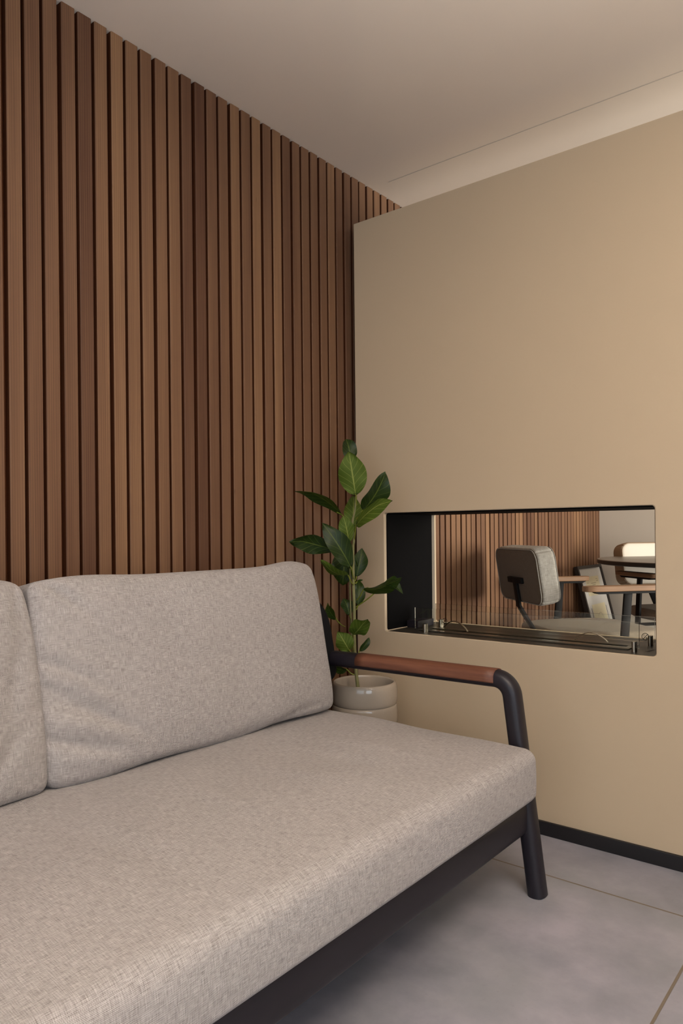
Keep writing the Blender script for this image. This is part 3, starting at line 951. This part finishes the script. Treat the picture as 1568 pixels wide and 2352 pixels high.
# ------------------------------------------------------------------ meeting room seen through the opening
def make_chair(name, loc, rotz, label, group, back_mats, seat_mat):
    t = empty(name, (loc[0], loc[1], 0), label, 'chair', group, rotz)
    lean = 0.146
    # back pad: rear+rim cloth and front panel
    def dfm(p):
        p.y += (0.008 if p.y > 0 else -0.004) * max(0, 1 - (p.x / .23) ** 4) * max(0, 1 - (p.z / .123) ** 4)
        return p
    v, f, uv = rbox(.23, .044, .125, .018, 12, 4, None)
    rc = .055
    def sq(p):                                            # rounded corners of the outline
        ax_, az = abs(p.x), abs(p.z); cx_, cz_ = .23 - rc, .125 - rc
        if ax_ > cx_ and az > cz_:
            dx_, dz_ = (ax_ - cx_) / rc, (az - cz_) / rc; m_ = max(dx_, dz_); l_ = math.hypot(dx_, dz_)
            if l_ > 0:
                k_ = m_ / l_
                p.x = math.copysign(cx_ + dx_ * k_ * rc, p.x); p.z = math.copysign(cz_ + dz_ * k_ * rc, p.z)
        return dfm(p)
    v = [sq(q.copy()) for q in v]
    Rm = Matrix.Rotation(lean, 3, 'X')
    zc = loc[2]
    v2 = [Rm @ q + Vector((0, 0, zc)) for q in v]
    fm = []
    for ff in f:
        c_ = sum((v[i] for i in ff), Vector()) / len(ff)
        fm.append(1 if (c_.y > .036 and abs(c_.x) < .222 and abs(c_.z) < .117) else (0 if c_.y > -.036 else 2))
    back = link('backrest', v2, f, back_mats, t, uvs=uv, fmat=fm, sharp=180)
    # piping seam round the rim
    def outline(y):
        o_ = []
        for cx_, cz_, a0 in ((.23 - rc, .125 - rc, 0), (-.23 + rc, .125 - rc, pi / 2), (-.23 + rc, -.125 + rc, pi), (.23 - rc, -.125 + rc, 1.5 * pi)):
            for i in range(7):
                a = a0 + pi / 2 * i / 6
                o_.append(Rm @ Vector((cx_ + (rc - .006) * cos(a), y, cz_ + (rc - .006) * sin(a))) + Vector((0, 0, zc)))
        return o_ + [o_[0]]
    for y in (-.0425, .0425):
        p_ = outline(y); tv = tube(p_, .0022, n=6, cap=False)
        link('piping', tv[0], tv[1], back_mats[0], back, uvs=tv[2])
    b = MB()
    xf = lambda q: Rm @ q + Vector((0, 0, zc))
    b.box(-.075, .075, -.062, -.046, -.032, -.006, bev=.003, xf=xf)
    tv = tube([Rm @ Vector((0, -.056, -.01)) + Vector((0, 0, zc)), Rm @ Vector((0, -.056, -.135)) + Vector((0, 0, zc)), (0, .035, .50), (0, .10, .462), (0, .30, .455)], (.020, .007), side=(1, 0, 0), n=12, power=5); b.add(*tv[:2])
    b.build('back_support', M['chair_metal'], t)
    # seat
    def sdf(p):
        p.z += .012 * max(0, 1 - (p.x / .27) ** 2) * max(0, 1 - (p.y / .25) ** 2) * (1 if p.z > 0 else 0)
        k_ = 1 - .10 * max(0, -p.y / .25)
        p.x *= k_
        rc_ = .13; ax_, ay = abs(p.x), abs(p.y); cx_, cy_ = .26 - rc_, .25 - rc_
        if ax_ > cx_ and ay > cy_:
            dx_, dy_ = (ax_ - cx_) / rc_, (ay - cy_) / rc_; m_ = max(dx_, dy_); l_ = math.hypot(dx_, dy_)
            k_ = m_ / l_ if l_ else 1
            p.x = math.copysign(cx_ + dx_ * k_ * rc_, p.x); p.y = math.copysign(cy_ + dy_ * k_ * rc_, p.y)
        return p
    v, f, uv = rbox(.26, .25, .028, .022, 14, 4, sdf)
    link('seat', [q + Vector((0, .295, .483)) for q in v], f, seat_mat, t, uvs=uv, sharp=180)
    for s_ in (-1, 1):
        x = .305 * s_
        # wooden armrest with rounded ends, steel plate below
        def adf(p):
            rc_ = .026; ax_, ay = abs(p.x), abs(p.y); cx_, cy_ = .030 - rc_, .175 - rc_
            if ax_ > cx_ and ay > cy_:
                dx_, dy_ = (ax_ - cx_) / rc_, (ay - cy_) / rc_; m_ = max(dx_, dy_); l_ = math.hypot(dx_, dy_)
                k_ = m_ / l_ if l_ else 1
                p.x = math.copysign(cx_ + dx_ * k_ * rc_, p.x); p.y = math.copysign(cy_ + dy_ * k_ * rc_, p.y)
            return p
        v, f, uv = rbox(.030, .175, .0115, .004, 8, 3, adf)
        a_ = link('armrest', [q + Vector((x, .290, .7025)) for q in v], f, M['oak'], t, uvs=uv, sharp=60)
        b = MB(); vs = []
        for (yy, zz) in ((.155, .691), (.175, .681), (.425, .681), (.445, .691)):
            vs += [(x - .020, yy, zz), (x + .020, yy, zz)]
        b.add(vs, [(0, 1, 3, 2), (2, 3, 5, 4), (4, 5, 7, 6), (0, 6, 7, 1), (0, 2, 4, 6), (1, 7, 5, 3)])
        link('arm_plate', b.v, b.f, M['chair_metal'], a_, smooth=False)
        for (pa, pb) in (((x, .315, .686), (x, .255, 0.0)),):
            tv = tube([pa, pb], (.008, .018), side=(1, 0, 0), n=12, power=5); link('leg', tv[0], tv[1], M['chair_metal'], t, uvs=tv[2])
        tv = tube([(x, .285, .42), (x * .9, .10, .40), (x * .95, -.03, 0)], (.008, .016), side=(1, 0, 0), n=12, power=5)
        link('leg', tv[0], tv[1], M['chair_metal'], t, uvs=tv[2])
    b = MB(); tv = tube([(-.305, .285, .430), (.305, .285, .430)], (.014, .008), side=(0, 1, 0), n=12, power=4); b.add(*tv[:2])
    b.build('seat_frame', M['chair_metal'], t)
    return t
make_chair('armchair', (-1.413, 3.07, 0.751), -0.725, 'grey upholstered armchair seen from behind through the fireplace opening', 'meeting room armchairs',
           [M['tweed'], M['tweed'], M['cloth_dark']], M['chair_cloth'])
make_chair('armchair', (-1.262, 4.48, 0.742), radians(-129), 'cream armchair facing the camera behind the round table', 'meeting room armchairs',
           [M['vinyl_side'], M['vinyl'], M['vinyl_side']], M['chair_cloth'])

tb = empty('round_table', (-0.78, 4.162, 0), 'round dark-topped table between the two armchairs', 'table')
v, f, uv = lathe([(0, .765), (.654, .765), (.660, .769), (.660, .786)], 96); link('table_edge', v, f, M['table_edge'], tb, uvs=uv)
v, f, uv = lathe([(.660, .786), (.657, .789), (0, .789)], 96); link('table_top', v, f, M['table'], tb, uvs=uv)
v, f, uv = lathe([(.0, .0), (.22, .0), (.22, .008), (.025, .016), (.025, .765), (0, .765)], 48); link('pedestal', v, f, M['metal'], tb, uvs=uv)

# picture frame standing on the floor, leaning on the slatted wall
pf = empty('picture_frame', (-1.49, 4.567, 0), 'tall dark picture frame leaning on the slatted wall beside the white wall', 'picture frame')
th = math.atan2(1.684 - 1.505, 0.715)
LZ = 0.737; HWY = 0.207
def FP(u, v_, d=0.0):                                     # u across (y), v up the frame, d out of its face
    base = Vector((-1.505, 4.567, 0.004))
    return base + Vector((0, u, 0)) + Vector((-sin(th), 0, cos(th))) * v_ + Vector((cos(th), 0, sin(th))) * d
def fbox(b, u0, u1, v0, v1, d0, d1):
    vs = [FP(u, v_, d) for u in (u0, u1) for v_ in (v0, v1) for d in (d0, d1)]
    b.add(vs, [(0, 1, 3, 2), (4, 6, 7, 5), (0, 4, 5, 1), (2, 3, 7, 6), (0, 2, 6, 4), (1, 5, 7, 3)])
b = MB(); t_ = .018
fbox(b, -HWY, -HWY + t_, 0, LZ, -.012, .012); fbox(b, HWY - t_, HWY, 0, LZ, -.012, .012)
fbox(b, -HWY + t_, HWY - t_, 0, t_, -.012, .012); fbox(b, -HWY + t_, HWY - t_, LZ - t_, LZ, -.012, .012)
W(b.build('frame_moulding', M['frame'], pf, smooth=False))
b = MB(); fbox(b, -HWY + t_, HWY - t_, t_, LZ - t_, -.008, .002); mt = W(b.build('mount_board', M['mat'], pf, smooth=False))
prints = []
for q in ((-.110, .120, .545, .665), (-.105, .115, .19, .49)):
    b = MB(); fbox(b, *q, .002, .0028); prints.append(b)
b = MB(); rn = random.Random(9)
for (u0, u1, v_) in ((-.025, .055, .620), (-.01, .04, .608), (-.09, -.07, .625), (.07, .10, .645), (.075, .095, .634)):
    x = u0
    while x < u1:
        w__ = rn.uniform(.004, .009); fbox(b, x, x + w__, v_, v_ + .003, .0028, .0031); x += w__ + .003
fbox(b, -.095, -.083, .582, .602, .0028, .0031); fbox(b, .068, .080, .572, .602, .0028, .0031)
fbox(b, -.125, -.119, .21, .47, .0028, .0031); fbox(b, .128, .133, .23, .47, .0028, .0031)
for i in range(16):
    a0, a1 = pi * .15 + i * .12, pi * .15 + (i + .8) * .12
    p0 = (.0 + .055 * cos(a0), .31 + .075 * sin(a0)); p1 = (.0 + .055 * cos(a1), .31 + .075 * sin(a1))
    b.add([FP(p0[0], p0[1] + .05, .0031), FP(p1[0], p1[1] + .05, .0031), FP(p1[0] * .96, p1[1] + .048, .0031), FP(p0[0] * .96, p0[1] + .048, .0031)], [(0, 1, 2, 3)])
for (u, v_) in ((-.03, .27), (-.015, .25), (.06, .30), (.07, .29), (.062, .32), (-.02, .23), (.02, .20)):
    v_ += .05; fbox(b, u, u + .012, v_, v_ + .003, .0028, .0031); fbox(b, u + .004, u + .006, v_ - .006, v_ + .01, .0028, .0031)
for k_ in range(len(b.f)):                                # marks belong to the print they are drawn on
    vs_ = [b.v[i_] for i_ in b.f[k_]]
    dst = prints[0] if vs_[0].z > 0.47 else prints[1]
    dst.add(vs_, [tuple(range(len(vs_)))], 1)
for b in prints:
    W(b.build('print', [M['cream'], M['pencil']], pf, smooth=False))
